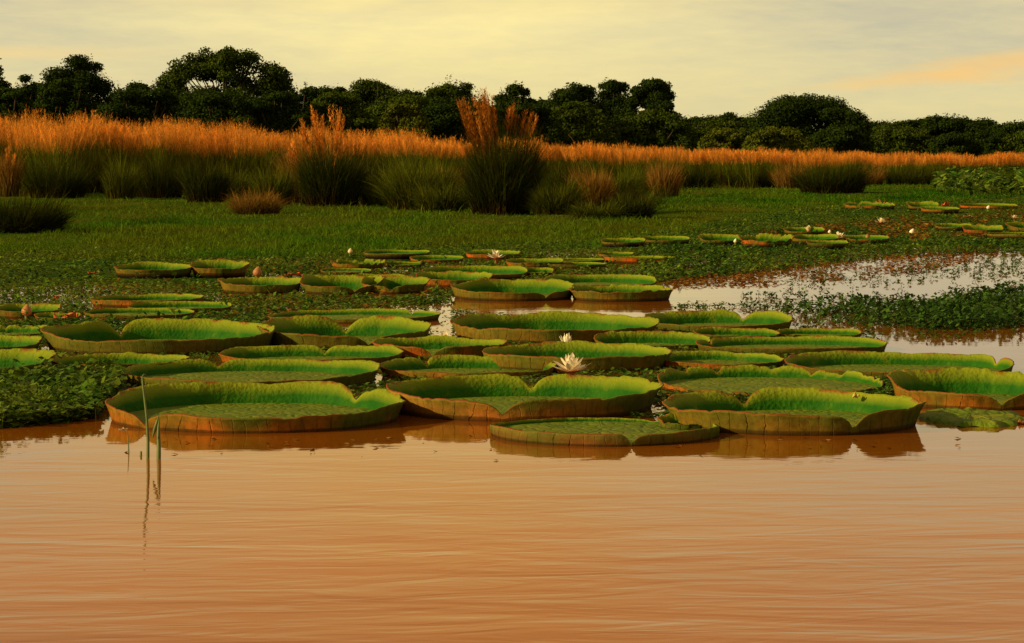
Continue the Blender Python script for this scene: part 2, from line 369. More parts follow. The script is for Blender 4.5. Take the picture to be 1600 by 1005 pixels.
# reed bed: front foot row and top row across the picture
FX = [-300, 0, 300, 600, 850, 1050, 1250, 1400, 1600, 1900]
BASE = [308, 306, 304, 302, 300, 293, 290, 286, 278, 274]
TOP = [182, 183, 196, 212, 222, 231, 236, 239, 241, 242]
GB = [217, 219, 228, 241, 245, 248, 252, 256, 259, 261]     # row where the orange heads end
def reed_bed():
    N = 46000
    px = rng.uniform(-260, 1860, N); dep = rng.exponential(2.2, N); dep = np.clip(dep, 0, 10)
    b = np.interp(px, FX, BASE) + 4 * P0(px * .012) + 4 * P0(px * .045, 3); x, y = ground(px, b); sc = (y + dep) / y; x = x * sc; y = y + dep
    z = terr(x, y); top = height_at(np.interp(px, FX, TOP), y - dep) - .04; gb = height_at(np.interp(px, FX, GB), y - dep)
    cl = 1 + .07 * P0(px * .05, 1) + .05 * P0(px * .014, 9)
    hb = (gb + .12 - z) * cl * rng.uniform(.5, 1.18, N)
    az_ = rng.uniform(0, 2 * np.pi, N)
    A = blades(x, y, z - .03, hb, rng.uniform(.012, .030, N), az_, rng.uniform(.0, .14, N), rng.uniform(0, .35, N))
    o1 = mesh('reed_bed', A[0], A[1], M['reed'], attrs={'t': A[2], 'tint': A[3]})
    tag(o1, kind='stuff', label='belt of tall dark green reeds with orange seed heads behind the marsh turf', cat='reeds')
    n = 15000; i = rng.integers(0, N, n); xx, yy = x[i] + rng.normal(0, .1, n), y[i]; zz = z[i]; pxi = px[i]
    tuft = 1 + .14 * P0(pxi * .035, 5) ** 2 + .09 * P0(pxi * .10, 2) + .05 * P0(pxi * .011, 8) + .04 * P0(pxi * .3, 12)
    H = (top[i] - zz) * tuft * rng.uniform(.84, 1.02, n)
    low = (gb[i] - zz) * rng.uniform(.80, 1.06, n) * (1 + .14 * P0(pxi * .03, 40) + .10 * P0(pxi * .11, 44))
    L = np.maximum(H - low, .2)
    la = rng.normal(-.03, .15, n) + .10 * P0(pxi * .06, 7); lb = rng.normal(0, .09, n)
    d = np.stack([la, lb, np.ones(n)], -1); d /= np.linalg.norm(d, axis=1, keepdims=True)
    hx = xx + d[:, 0] * low; hy = yy + d[:, 1] * low
    Pm = plumes(hx, hy, zz + low, d, L, 22, .22, .0045)
    sN = np.arange(n); wa = rng.uniform(0, np.pi, n); wv = np.stack([np.cos(wa), np.sin(wa), 0 * wa], -1) * .0028
    p0 = np.stack([xx, yy, zz], -1); p1 = np.stack([hx + d[:, 0] * L, hy + d[:, 1] * L, zz + low + L], -1)
    SV = np.stack([p0 - wv, p0 + wv, p1 + wv * .4, p1 - wv * .4], 1).reshape(-1, 3)
    St = (SV, np.arange(len(SV)).reshape(-1, 4), np.tile([0, 0, .6, .6], n), np.repeat(rng.uniform(0, 1, n), 4))
    kf = (low / (low + L))[:, None]; pm = p0 + (p1 - p0) * kf
    SV = np.stack([p0 - wv, p0 + wv, pm + wv, pm - wv], 1).reshape(-1, 3); St0 = mesh('stalks', SV, St[1], M['reed'], o1, attrs={'t': np.tile([0, 0, .7, .7], n), 'tint': St[3] * .6})
    SV = np.stack([pm - wv, pm + wv, p1 + wv * .4, p1 - wv * .4], 1).reshape(-1, 3); St = (SV, St[1], St[2], St[3])
    C_ = cat([Pm, St])
    mesh('seed_heads', C_[0], C_[1], M['plume'], o1, attrs={'t': C_[2], 'tint': C_[3]})
reed_bed()

def tussock(px, pyb, ptop, wpx, n, mat, label, flare=.35, fill=1.0, heads=(), head_mat='plume_dark', width=.016, hair_n=60, group=None):
    """a clump of grass: foot at (px, pyb), crown row ptop, width in px; heads: (px, py) tips of tall plumed stalks"""
    x0, y0 = ground(px, pyb); s = F0 / y0; z0 = terr(np.array([x0]), np.array([y0]))[0]
    Hh = height_at(ptop, y0) - z0; rw = wpx / s / 2
    t = empty('grass_tussock', (x0, y0, z0), label, 'grass tussock', group)
    r = rw * .72 * np.sqrt(rng.uniform(0, 1, n)); a = rng.uniform(0, 2 * np.pi, n)
    out = rw * rng.uniform(.05, 1.0, n) * flare * 1.9
    h = Hh * (.30 + .75 * rng.beta(1.8, 2.0, n)) * (1 + .22 * P0(a * 2.5, px * .1) + .12 * P0(r * 9 * np.cos(a), px)) * (1.06 - .2 * (out / (rw * flare * 2)) ** 2)
    A = blades(r * np.cos(a), r * np.sin(a), np.full(n, -.03), h, rng.uniform(.6, 1.4, n) * width, a + rng.normal(0, .9, n), .45 * out / h, .55 * out / h + rng.uniform(0, .25, n), 4)
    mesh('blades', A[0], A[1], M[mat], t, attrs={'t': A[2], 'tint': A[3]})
    parts = []
    for q in heads:
        hx, hy = q[0], q[1]; k = q[2] if len(q) > 2 else 1.0
        tip = np.array([x_at(hx, y0) - x0, rng.uniform(-.3, .3), height_at(hy, y0) - z0]); root = np.array([(hx - px) / s * .25, 0, .2])
        L = np.linalg.norm(tip - root); d = (tip - root) / L
        ctr = (root + tip) / 2 + np.array([-(tip[0] - root[0]) * .10, 0, L * .03])
        V, F = tube([root, (root + ctr) / 2 + [0, 0, .02], ctr, (ctr + tip) / 2 + [0, 0, .02], tip], [.008, .008, .007, .005, .003], 4)
        V = np.array([tuple(v) for v in V]); F = np.array([f if len(f) == 4 else f[:4] for f in F])
        stalk = (V, F, np.full(len(V), .3), np.full(len(V), rng.uniform()))
        if k > 0:
            nb = 5 if k > .65 else 2; f0 = .50
            bb = root + d * L * f0; Lq = np.full(nb, L * (1 - f0) * k)
            dd_ = np.tile(d, (nb, 1)) + rng.normal(0, .05, (nb, 3)); dd_ /= np.linalg.norm(dd_, axis=1, keepdims=True)
            Pm = plumes(np.full(nb, tip[0] - d[0] * Lq[0]), np.full(nb, tip[1] - d[1] * Lq[0]), np.full(nb, tip[2] - d[2] * Lq[0]), dd_, Lq, int(hair_n * .38), .20, .007)
            C_ = cat([stalk, Pm]); mesh('seed_head', C_[0], C_[1], M[head_mat], t, attrs={'t': C_[2], 'tint': C_[3]})
        else: mesh('stalk', stalk[0], stalk[1], M['straw'], t, attrs={'t': stalk[2], 'tint': stalk[3]})
    return t
tussock(783, 340, 198, 122, 6000, 'tussock', 'largest dark grass tussock with rust coloured plumes standing high above the reeds', .36,
        heads=[(722, 152), (727, 162), (716, 158, .8), (742, 150), (750, 138), (756, 140), (762, 143), (752, 150), (768, 150), (744, 160), (760, 158), (735, 178, .8), (772, 170), (748, 175), (729, 172), (757, 165), (765, 180),
               (803, 162, .5), (812, 150, 0), (822, 172, .6), (832, 176, .7), (840, 182, .5), (808, 180, .5), (796, 168, .5)], hair_n=120)
tussock(518, 328, 214, 110, 3400, 'tussock', 'dark grass tussock with arching plumes left of the largest one', .36,
        heads=[(470, 186, .7), (485, 166), (492, 172), (500, 190), (522, 166), (530, 168), (538, 180), (470, 200), (505, 182, .8), (489, 180), (527, 176)], head_mat='plume', hair_n=90)
tussock(478, 322, 200, 80, 1500, 'tussock_dry', 'dry orange grass clump arching over at the left side of a dark tussock', .5,
        heads=[(445, 212), (452, 226), (450, 240), (465, 208), (484, 204), (490, 200), (460, 218), (475, 210)], head_mat='plume')
tussock(400, 338, 288, 90, 1700, 'tussock_dry', 'low reddish brown grass clump on the turf edge at left', .5, width=.014)
tussock(322, 320, 238, 80, 1900, 'tussock', 'narrow dark green tussock bulging from the reed front at left', .35)
tussock(360, 316, 248, 70, 1500, 'tussock_green', 'green tussock right of the narrow dark one at left', .4)
tussock(428, 326, 250, 70, 1500, 'tussock_green', 'green tussock left of the dry orange clump', .45)
tussock(190, 316, 238, 60, 1200, 'tussock_green', 'slim green tussock in front of the darkest gap in the reeds', .35)
tussock(90, 314, 232, 110, 1900, 'tussock', 'broad dark tussock in the reed front near the left edge', .4)
tussock(250, 314, 238, 90, 1600, 'tussock', 'dark tussock midway between the two slim ones at left', .35)
tussock(655, 332, 238, 130, 3400, 'tussock_green', 'broad olive green tussock between the two plumed tussocks', .42)
tussock(598, 326, 234, 100, 2400, 'tussock_green', 'green tussock close on the right of the arching plumed tussock', .42)
tussock(632, 318, 228, 80, 1700, 'tussock', 'darker tussock behind the broad olive green one', .36)
tussock(705, 330, 246, 80, 1700, 'tussock_dry', 'straw coloured clump leaning against the left of the largest tussock', .45, heads=[(690, 262, 0), (700, 258, 0), (680, 268, 0)])
tussock(690, 336, 274, 90, 1500, 'tussock_green', 'low green tussock at the foot of the straw coloured clump', .5)
tussock(868, 341, 270, 90, 2200, 'tussock_green', 'low olive tussock close on the right of the largest tussock', .45)
tussock(888, 322, 244, 80, 1700, 'tussock', 'dark tussock behind the low olive one', .36)
tussock(925, 332, 252, 70, 2000, 'tussock_dry', 'upright tan grass clump right of the largest tussock', .32)
tussock(985, 345, 290, 84, 1700, 'tussock', 'low dark tussock spreading over the turf at the centre right', .48)
tussock(960, 326, 250, 90, 1900, 'tussock_green', 'green tussock rising behind the tan clump', .42, heads=[(888, 210, 0)])
tussock(932, 346, 304, 90, 1300, 'tussock_green', 'spreading green tussock nearest the water right of the largest tussock', .6)
tussock(1038, 312, 240, 56, 1400, 'tussock_dry', 'orange brown tussock alone at the front of the right hand reeds', .34)
tussock(1000, 310, 246, 70, 1500, 'tussock_green', 'green tussock left of the lone orange brown one', .4)
tussock(1300, 306, 244, 130, 2800, 'tussock', 'wide dark tussock jutting forward from the reeds at right', .36)
tussock(1185, 296, 254, 120, 2000, 'tussock', 'flat topped dark tussock in the right hand reeds', .34)
tussock(1235, 298, 246, 60, 1300, 'tussock_dry', 'tan tussock between two dark ones at right', .34)
tussock(1420, 292, 256, 90, 1400, 'tussock', 'small dark tussock beside the broad leaved plants at right', .36)
tussock(1360, 292, 252, 50, 900, 'tussock_dry', 'small orange tinged tussock right of the wide dark one', .34)
tussock(1090, 296, 256, 64, 1600, 'tussock', 'blackish square looking tussock at the reed front', .25)
tussock(30, 366, 290, 170, 3400, 'tussock', 'dark spreading tussock at the left edge of the turf', .5)
tussock(14, 312, 222, 40, 1100, 'tussock_dry', 'tall orange streaked tussock at the far left of the reeds', .3, heads=[(8, 232), (16, 226), (22, 240)], head_mat='plume')

# ------------------------------------------------------------------ turf
def turf():
    N = 170000
    px = rng.uniform(-60, 1660, N); lo = np.interp(px, [a for a, b in TLO], [b for a, b in TLO]) + 6; hi = np.interp(px, FX, BASE) - 2
    u = rng.uniform(0, 1, N); py = hi + (lo - hi) * u ** .85
    x, y = ground(px, py, .04); z = terr(x, y)
    pat = P0(x * .5, y * .18); pat2 = P0(x * 1.7, y * .6) + .6 * P0(x * 4.1, y * 1.4); h = rng.uniform(.02, .08, N) * (1 + .5 * pat + .55 * pat2) * (1 + (rng.uniform(0, 1, N) > .985) * 1.6); h = np.maximum(h, .012)
    A = blades(x, y, z - .005, h, rng.uniform(.006, .012, N) * y / 40, rng.uniform(0, 6.28, N), rng.uniform(0, .8, N), rng.uniform(0, .8, N), 2)
    tint = np.clip(.5 * A[3] + np.repeat(.25 + .55 * P0(x * .30 + 9, y * .12) + .5 * P0(x * 1.1, y * .35 + 20), 6), 0, 1)
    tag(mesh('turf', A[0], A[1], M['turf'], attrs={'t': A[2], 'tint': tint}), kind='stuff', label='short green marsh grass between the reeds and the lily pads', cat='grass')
turf()
def bank_weeds():
    N = 30000; px = rng.uniform(-60, 1500, N); dn = np.interp(px, [-60, 300, 560, 640, 1000, 1080, 1500], [.35, .5, .9, 1, 1, .35, .2]); k = rng.uniform(0, 1, N) < dn * (.7 + .6 * P0(px * .03, 60)); px = px[k]; n = len(px)
    sp_ = np.interp(px, [-60, 300, 600, 1000, 1100, 1500], [8, 14, 30, 46, 12, 6]); py = np.interp(px, FX, BASE) - 3 + sp_ * rng.uniform(0, 1, n) ** 1.8
    x, y = ground(px, py); z = terr(x, y); cl = np.clip(.75 + .8 * P0(px * .06, py * .09) + .4 * P0(px * .21, py * .3), .15, 1.6)
    h = rng.uniform(.2, .75, n) * cl * np.clip(1.15 - (py - np.interp(px, FX, BASE)) / 60, .3, 1)
    A = blades(x, y, z - .02, h, rng.uniform(.012, .026, n), rng.uniform(0, 6.28, n), rng.uniform(0, .5, n), rng.uniform(0, .9, n), 3)
    tn = np.clip(A[3] * .8 + np.repeat(.5 * P0(px * .03, py * .08 + 30), 8), 0, 1)
    tag(mesh('bank_weeds', A[0], A[1], M['tussock_green'], attrs={'t': A[2], 'tint': tn}), 'tangled low weeds along the foot of the reeds and tussocks', 'weeds', kind='stuff')
bank_weeds()

# ------------------------------------------------------------------ lily pads
PADS = []   # filled with world ellipses, for keeping floating plants off the blades
def lily_pad(xl, xr, yb, ytop, front, label, nf=None, nb=None, tone=(.34, .13, .020), ratio=1.0, wob=.13, flare=.62, ragged=0.0, group='giant lily pads', shrink=1.0):
    seed = int(abs(xl * 7 + yb * 13)) % 9973; P = Perl(seed)
    cx = (xl + xr) / 2; df = ground(cx, yb)[1]; k = (xr - xl) / 2 / F0 / math.cos(PITCH)
    rx = df * k / (1 - k * ratio); ry = rx * ratio; yc = df + ry; xc = x_at(cx, yc); rx *= shrink
    hb = height_at(ytop, yc + ry); hf = front * .92 / F0 * df
    if yc > 24: hf *= 1.05; hb = hb * 1.1 + .006
    hb = min(max(hb, .018), .19); hf = min(max(hf, .012), .15)
    rimw = hb * flare * .55                                 # the wall leans outward, so the foot ellipse is smaller
    N = 176; NS = 8; phi = np.linspace(0, 2 * np.pi, N, endpoint=False)
    def per(ph, f, sd): return P(np.cos(ph) * f + sd, np.sin(ph) * f + sd * .7)
    c, s_ = np.cos(phi), np.sin(phi)
    rad = 1 + .035 * per(phi, 1.3, 2) + .012 * per(phi, 4, 7)
    fx, fy = (rx - rimw) * rad * c, (ry - rimw * .5) * rad * s_
    mixf = smooth1(s_, -.75, .75); Hh = hf + (hb - hf) * mixf
    Hh = Hh * (1 + wob * per(phi, 2.2, 11) + .05 * per(phi, 7, 17))
    Hh = Hh * (1 - .12 * np.clip(P(phi * 14, 33.0) - .35, 0, 1) - .05 * np.clip(P(phi * 45, 3.0), 0, 1))
    if ragged: Hh = Hh * (1 - ragged * np.clip(P(phi * 9, 5.0) + .35 * P(phi * 31, 2.0), 0, 1))
    def notch(H, px_at, front_side):
        if px_at is None: return H, 1
        cc = max(-.97, min(.97, (px_at - cx) / ((xr - xl) / 2))); a = math.acos(cc); a = -a if front_side else a
        dphi = np.abs((phi - a + np.pi) % (2 * np.pi) - np.pi); w = 1.5 * H.mean() / rx + .05
        t = np.clip(dphi / w, 0, 1); return H * np.sqrt(np.clip(1 - (1 - t) ** 2.2, 0.0, 1)), a
    Hh, _ = notch(Hh, nf, True); Hh, _ = notch(Hh, nb, False)
    Hh = np.maximum(Hh, .010); zf = .008
    zb = max(0., float(terr(np.array([xc]), np.array([yc]))[0]) + .03)
    if zb <= .031: zb = max(0, zb - .03)
    if yc > 24: zb += .008
    obj_ = empty('lily_pad', (xc, yc, zb), label, 'lily pad', group)
    obj_.rotation_euler = (float(P(3.3, 1)) * .010, float(P(7.7, 2)) * .012, 0)
    # floor
    rings = 12; V = [(0, 0, zf + .01)]; F = []
    for i in range(1, rings + 1):
        q = i / rings; und = .006 * P(np.cos(phi) * q * 4 + 30, np.sin(phi) * q * 4 + 30) * (q < .98)
        V += list(zip(fx * q * 1.0, fy * q * 1.0, zf + und + .006 * (1 - q)))
    for j in range(N): F.append((0, 1 + j, 1 + (j + 1) % N))
    for i in range(rings - 1):
        for j in range(N):
            a = 1 + i * N + j; b = 1 + i * N + (j + 1) % N; F.append((a, a + N, b + N, b))
    mesh('blade', np.array(V), F, M['floor'], obj_, smooth=True)
    # wall
    sS = np.linspace(0, 1, NS); fl = flare * (1 + .5 * per(phi, 3, 21)) * (.50 + .50 * smooth1(s_, -.5, .9)); V = []; UV = []
    arc = phi * rx
    nx_, ny_ = c, s_ 
    def prof(s, off):
        curl = np.sin(s * np.pi) * .10 * Hh                        # slight belly
        o = fl * Hh * s ** 2.3 + curl * .6 + off + .004 * np.sin(arc * 14 * 2 * np.pi) * s * (1 - s) * 2
        jit = .0035 * P(phi * 40, s * 3 + 50) * s
        return np.stack([fx + nx_ * (o + jit), fy + ny_ * (o + jit), zf - .003 + Hh * s + .0 * phi], -1)
    for s in sS: V.append(prof(s, -.003)); UV.append(np.stack([arc, np.full(N, s)], -1))
    for s in sS[::-1]:
        p = prof(s, .005)
        if s == 1: p[:, 2] -= .002
        if s == 0: p[:, 2] = -.05; p[:, 0] -= nx_ * .02; p[:, 1] -= ny_ * .02
        V.append(p); UV.append(np.stack([arc, np.full(N, s)], -1))
    V = np.concatenate(V); UV = np.concatenate(UV); rows = 2 * NS; j = np.arange(N); j2 = (j + 1) % N; F = []; mi = []
    for r in range(rows - 1):
        F.append(np.stack([r * N + j, r * N + j2, (r + 1) * N + j2, (r + 1) * N + j], -1)); mi += [0 if r < NS - 1 else 1] * N
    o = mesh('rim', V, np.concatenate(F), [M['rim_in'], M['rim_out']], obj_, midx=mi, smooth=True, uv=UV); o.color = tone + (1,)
    PADS.append((xc, yc, rx, ry, hb))
    return obj_
OR = (.40, .12, .010); RD = (.66, .105, .010); OL = (.14, .115, .010); BR = (.22, .125, .011); DK = (.09, .07, .007)
pads = [
 # xl, xr, y foot, y top, front px, label, extras
 (165, 628, 678, 600, 31, 'wide front pad beside the bent reed stems, orange at its left end', dict(nf=238, nb=552, tone=OR)),
 (598, 1030, 660, 583, 36, 'large front pad with a deep pale cleft in its near wall', dict(nf=785, nb=833, tone=(.42, .15, .02))),
 (768, 1118, 698, 655, 22, 'lowest and nearest pad, flat olive blade with a thin brown rim', dict(nf=980, nb=1030, tone=(.20, .08, .014), flare=.15)),
 (1047, 1445, 682, 611, 36, 'front pad at right with an orange scrap caught on its far rim', dict(nf=1318, nb=1180, tone=BR)),
 (1030, 1122, 674, 648, 12, 'small crinkled pad wedged between the lowest pad and the right front pad', dict(nb=1072, tone=OL, ratio=.8, ragged=.3)),
 (1393, 1670, 642, 577, 28, 'pad cut by the right edge with a pale wedge in its near wall', dict(nf=1545, tone=OR)),
 (190, 595, 614, 559, 18, 'long pad directly behind the wide front pad beside the bent stems', dict(nb=318, tone=OL)),
 (592, 868, 595, 557, 12, 'dark green pad behind the cleft front pad, left of the open flower', dict(nb=660, tone=OR, ratio=.8)),
 (1030, 1380, 622, 573, 8, 'ragged pad with torn orange edge behind the front pad at right', dict(nb=1290, tone=OR, ragged=.5)),
 (76, 288, 588, 553, 19, 'small orange walled pad above the leafy mat at left', dict(nf=118, tone=OR)),
 (340, 628, 574, 541, 12, 'flat dark green pad in the gap right of the two lobed pad', dict(nb=500, tone=RD, ratio=.7)),
 (752, 1052, 583, 535, 26, 'pad right behind the open flower, olive brown near wall', dict(tone=BR, ratio=.9)),
 (1228, 1590, 594, 550, 10, 'very long low pad reaching towards the right edge, curled tip', dict(nb=1572, tone=OL, ratio=.8)),
 (1028, 1228, 580, 551, 12, 'short pad with bright orange wall at its left end, centre right', dict(tone=RD)),
 (1090, 1388, 556, 526, 10, 'pad ending in a dark pointed tip against the bright water', dict(nb=1110, tone=DK, ratio=.75)),
 (65, 433, 557, 498, 25, 'two lobed pad at left with tall yellow green rim and olive wall', dict(nb=160, tone=OL)),
 (400, 672, 546, 497, 24, 'pad with a pale wedge in its near wall left of the white flower', dict(nf=585, nb=530, tone=OL)),
 (583, 786, 562, 528, 22, 'old pad with bright red orange walls parted by a cleft', dict(nf=677, tone=RD, ratio=.95)),
 (703, 1028, 538, 490, 23, 'big pad above the red orange one with a long golden near wall', dict(tone=BR)),
 (1012, 1240, 521, 486, 13, 'pad with a notched far rim beside the sprigs in the open water', dict(nb=1172, tone=DK)),
 (930, 1112, 546, 520, 6, 'thin green pad tucked right of the small white flower', dict(tone=OL, ratio=.6)),
 (1085, 1220, 531, 513, 6, 'thin dark pad sandwiched under the notched pad', dict(tone=DK, ratio=.6)),
 (1216, 1348, 530, 514, 5, 'low yellow green pad at the edge of the bright water', dict(tone=OL, ratio=.7)),
 (420, 686, 506, 484, 6, 'long low pad behind the pad with the pale wedge', dict(nb=640, tone=OL, ratio=.8)),
 (-60, 76, 530, 508, 6, 'pale pad with scalloped rim at the left edge', dict(tone=OL, ragged=.45)),
 (-110, 60, 556, 525, 14, 'smooth pad cut by the left edge, second of the edge stack from below', dict(tone=DK)),
 (-110, 73, 594, 547, 22, 'pad cut by the left edge just above the leafy mat', dict(tone=DK)),
 (-20, 90, 498, 475, 11, 'small pad behind the brown bud at left', dict(tone=OR)),
 (52, 122, 503, 490, 6, 'small golden pad under the curled red leaf', dict(tone=BR, ratio=.7)),
 (143, 318, 481, 463, 9, 'pad with thin orange wall below the far left pair', dict(tone=OR)),
 (200, 362, 488, 471, 5, 'narrow pad just under the pad with the thin orange wall', dict(tone=OL, ratio=.7)),
 (130, 302, 498, 482, 5, 'pad with a small gap in its rim above the two lobed pad', dict(nb=262, tone=OL, ratio=.7)),
 (177, 300, 439, 422, 8, 'left one of the far pair of flat topped pads', dict(tone=BR, ratio=.9)),
 (296, 388, 438, 418, 10, 'right one of the far pair, reddish wall beside the round bud', dict(tone=OR)),
 (342, 470, 460, 437, 13, 'far pad with golden wall below the round bud', dict(tone=BR)),
 (468, 598, 461, 433, 12, 'far pad with a bright yellow green top beside the orange walls', dict(nf=560, tone=OL)),
 (562, 668, 460, 437, 13, 'far pad with orange wall half buried in dark leaves', dict(nf=612, tone=OR)),
 (535, 632, 447, 432, 8, 'small far pad showing a short bright orange wall', dict(tone=RD, ratio=.9)),
 (648, 770, 449, 429, 10, 'far pad with an orange brown end, left of the golden wall pad', dict(tone=RD, ratio=.9)),
 (660, 826, 437, 419, 5, 'far green pad below the distant white flower', dict(tone=OL)),
 (818, 866, 430, 421, 2, 'tiny yellow pad right of the far green pad', dict(tone=OL)),
 (703, 900, 471, 442, 13, 'golden walled pad with a notch standing over open water', dict(nf=855, tone=BR)),
 (890, 1052, 472, 449, 15, 'pad with a ragged yellow rim casting a dark reflection', dict(tone=BR, ragged=.25)),
 (850, 1026, 453, 433, 6, 'bright green pad behind the pair over open water', dict(tone=OL)),
 (516, 602, 421, 408, 8, 'crumpled orange brown pad far off behind the others', dict(tone=OR, ragged=.5)),
 (500, 580, 429, 422, 2, 'thin flat pad under the crumpled orange brown pad', dict(tone=OL)),
 (568, 672, 408, 399, 3, 'distant flat pad, first of the thin streaks left of the far flower', dict(tone=OL)),
 (640, 724, 411, 402, 3, 'distant flat pad, second of the thin streaks left of the far flower', dict(tone=OR)),
 (602, 660, 418, 411, 2, 'distant small pad below the two thin streaks', dict(tone=BR)),
 (728, 812, 405, 394, 6, 'distant pad carrying the far pinkish flower', dict(tone=RD)),
 (790, 882, 419, 407, 7, 'distant pad with orange left corner', dict(tone=OR)),
 (858, 945, 413, 406, 4, 'distant pad, upper of the stacked pair at centre', dict(tone=BR)),
 (850, 948, 420, 412, 4, 'distant pad, lower of the stacked pair at centre', dict(tone=DK)),
 (944, 1056, 412, 402, 7, 'distant pad with a long rust wall pointing right', dict(tone=RD)),
 (935, 990, 403, 396, 3, 'little far pad above the long rust walled pad', dict(tone=OR)),
 (940, 1010, 389, 380, 3, 'far yellow streak of a pad at the marsh edge, left end', dict(tone=BR)),
 (1004, 1078, 386, 377, 4, 'far pad next to the marsh edge yellow streak', dict(tone=OL)),
 (1092, 1162, 386, 374, 3, 'far pale green pad left of the rusty far pad', dict(tone=OL)),
 (1156, 1240, 390, 374, 8, 'rusty far pad with bright orange wall', dict(tone=RD, ragged=.3)),
 (1236, 1312, 385, 374, 4, 'far yellowish pad under the far open flowers', dict(tone=BR)),
 (1262, 1328, 392, 384, 4, 'far pad with a dark near wall', dict(tone=DK)),
 (1318, 1390, 384, 376, 3, 'far pad at the right end of the yellowish row', dict(tone=OR)),
 (1225, 1290, 372, 363, 3, 'far small pad beneath the upper far flower', dict(tone=BR)),
 (1320, 1400, 333, 324, 4, 'remote rusty pad left of the brown curled leaf', dict(tone=OR, ragged=.4)),
 (1418, 1470, 334, 324, 3, 'remote yellow pad in the far marsh', dict(tone=BR)),
 (1440, 1500, 338, 331, 4, 'remote orange pad in the far marsh', dict(tone=OR)),
 (1500, 1590, 333, 326, 3, 'remote long brown pad in the far marsh', dict(tone=RD)),
 (1462, 1520, 364, 357, 3, 'remote green gold pad above the dark marsh strip', dict(tone=BR)),
 (1505, 1570, 372, 359, 6, 'remote pad with a blood red wall', dict(tone=(.55, .03, .015))),
 (1575, 1660, 368, 355, 6, 'remote golden pad cut by the right edge', dict(tone=BR)),
 (1540, 1660, 377, 371, 3, 'remote thin pad just under the golden one at the right edge', dict(tone=BR)),
]
for a in pads: lily_pad(*a[:6], **a[6])

# loose leaf raft beside the right hand pad
def flat_raft(xl, xr, yt, yb, label, mat=None):
    cx = (xl + xr) / 2; x0, y1 = ground(cx, yt); _, y0 = ground(cx, yb); yc = (y0 + y1) / 2; rx = (xr - xl) / 2 / F0 * yc; ry = (y1 - y0) / 2
    N = 90; a = np.linspace(0, 2 * np.pi, N, endpoint=False); P = Perl(int(xl)); rr = 1 + .10 * P(np.cos(a) * 5 + 9, np.sin(a) * 5 + 9)
    V = [(0, 0, .02)]; F = []
    for q, z in ((.35, .014), (.7, .02), (.95, .012), (1, -.01)):
        V += [(rx * rr[i] * q * math.cos(a[i]), ry * rr[i] * q * math.sin(a[i]), z + .012 * float(P(q * 9 + math.cos(a[i]) * 7, math.sin(a[i]) * 7))) for i in range(N)]
    for i in range(N): F.append((0, 1 + i, 1 + (i + 1) % N))
    for k in range(3):
        for i in range(N): p = 1 + k * N + i; q = 1 + k * N + (i + 1) % N; F.append((p, p + N, q + N, q))
    o = mesh('collapsed_pad', np.array(V), F, mat or M['floor'], smooth=True); o.location = (x_at(cx, yc), yc, .004)
    tag(o, label, 'lily pad'); PADS.append((x_at(cx, yc), yc, rx, ry, .02)); return o
flat_raft(1436, 1604, 642, 668, 'collapsed flat pad floating in front of the pad at the right edge')

# ------------------------------------------------------------------ flowers, buds, dead leaves
def lift(x, y): return max(0., float(terr(np.array([x]), np.array([y]))[0]))
def petal_mesh(L, Wd, mat, curl=.25):
    V = []; F = []; n = 6
    for i in range(n + 1):
        t = i / n; w = Wd * math.sin(math.pi * min(t * .82 + .12, 1)) ** .8 * .5 * (1 if t < 1 else .15); z = L * curl * t * t
        V += [(L * t, -w, z + w * .35), (L * t, 0, z), (L * t, w, z + w * .35)]
    for i in range(n):
        for j in range(2): a = i * 3 + j; F.append((a, a + 1, a + 4, a + 3))
    return mesh('petal', np.array(V), F, mat, smooth=True, link=False)
def flower(px, py, z, size, rings, label, mat, seed=1, sepals=True):
    x, y = ground(px, py, z); r_ = random.Random(seed)
    t = empty('water_lily_flower', (x, y, z + lift(x, y)), label, 'flower', None)
    protos = {}
    for (n, elev, L, Wd) in rings:
        pm = petal_mesh(L * size, Wd * size, mat)
        for k in range(n):
            o = pm.copy(); COL.objects.link(o); o.parent = t
            o.rotation_euler = (r_.uniform(-.2, .2), -R(elev + r_.uniform(-9, 9)), 2 * math.pi * (k + r_.uniform(-.22, .22)) / n + elev)
            o.location = (0, 0, .02 * size); s = r_.uniform(.82, 1.1); o.scale = (s, s, s)
    if sepals:
        sm = petal_mesh(.42 * size, .20 * size, M['sepal'])
        for k in range(4):
            o = sm.copy(); o.name = 'sepal'; COL.objects.link(o); o.parent = t; o.rotation_euler = (0, R(2), k * 1.57 + .5)
    V, F = tube([(0, 0, -z - .25), (0, 0, -.02), (0, 0, .02 * size), (0, 0, .12 * size), (0, 0, .15 * size)], [.012, .012, .10 * size, .11 * size, .02 * size], 10)
    mesh('receptacle', np.array([tuple(v) for v in V]), F, M['sepal'], t, smooth=True)
    return t
R1 = [(10, 12, .50, .16), (9, 36, .47, .15), (8, 58, .42, .15), (6, 75, .36, .14)]
R2 = [(7, 10, .50, .17), (6, 45, .42, .16), (4, 70, .34, .16)]
flower(893, 583, .075, .245, R1, 'large open pale pink flower at the middle of the pads', M['petal'], 4)
flower(886, 545, .060, .20, [(9, 50, .44, .10), (8, 66, .46, .10), (5, 78, .42, .10)], 'smaller flower half hidden behind a pad rim, above the large pink one', M['petal'], 8)
flower(694, 536, .03, .17, R2, 'white flower floating in the dark gap left of the golden wall pad', M['petal_white'], 3)
flower(775, 405, .06, .26, R2, 'far pinkish flower on a distant pad', M['petal'], 5)
flower(1311, 376, .05, .26, R2, 'far star shaped flower with open petals at the marsh edge', M['petal'], 6)
flower(1263, 366, .04, .24, [(7, 40, .42, .24), (5, 65, .40, .24)], 'far cream flower half closed at the marsh edge', M['petal_white'], 7)
flower(1377, 352, .04, .26, R2, 'small yellowish star flower alone in the far marsh', M['petal_white'], 9)
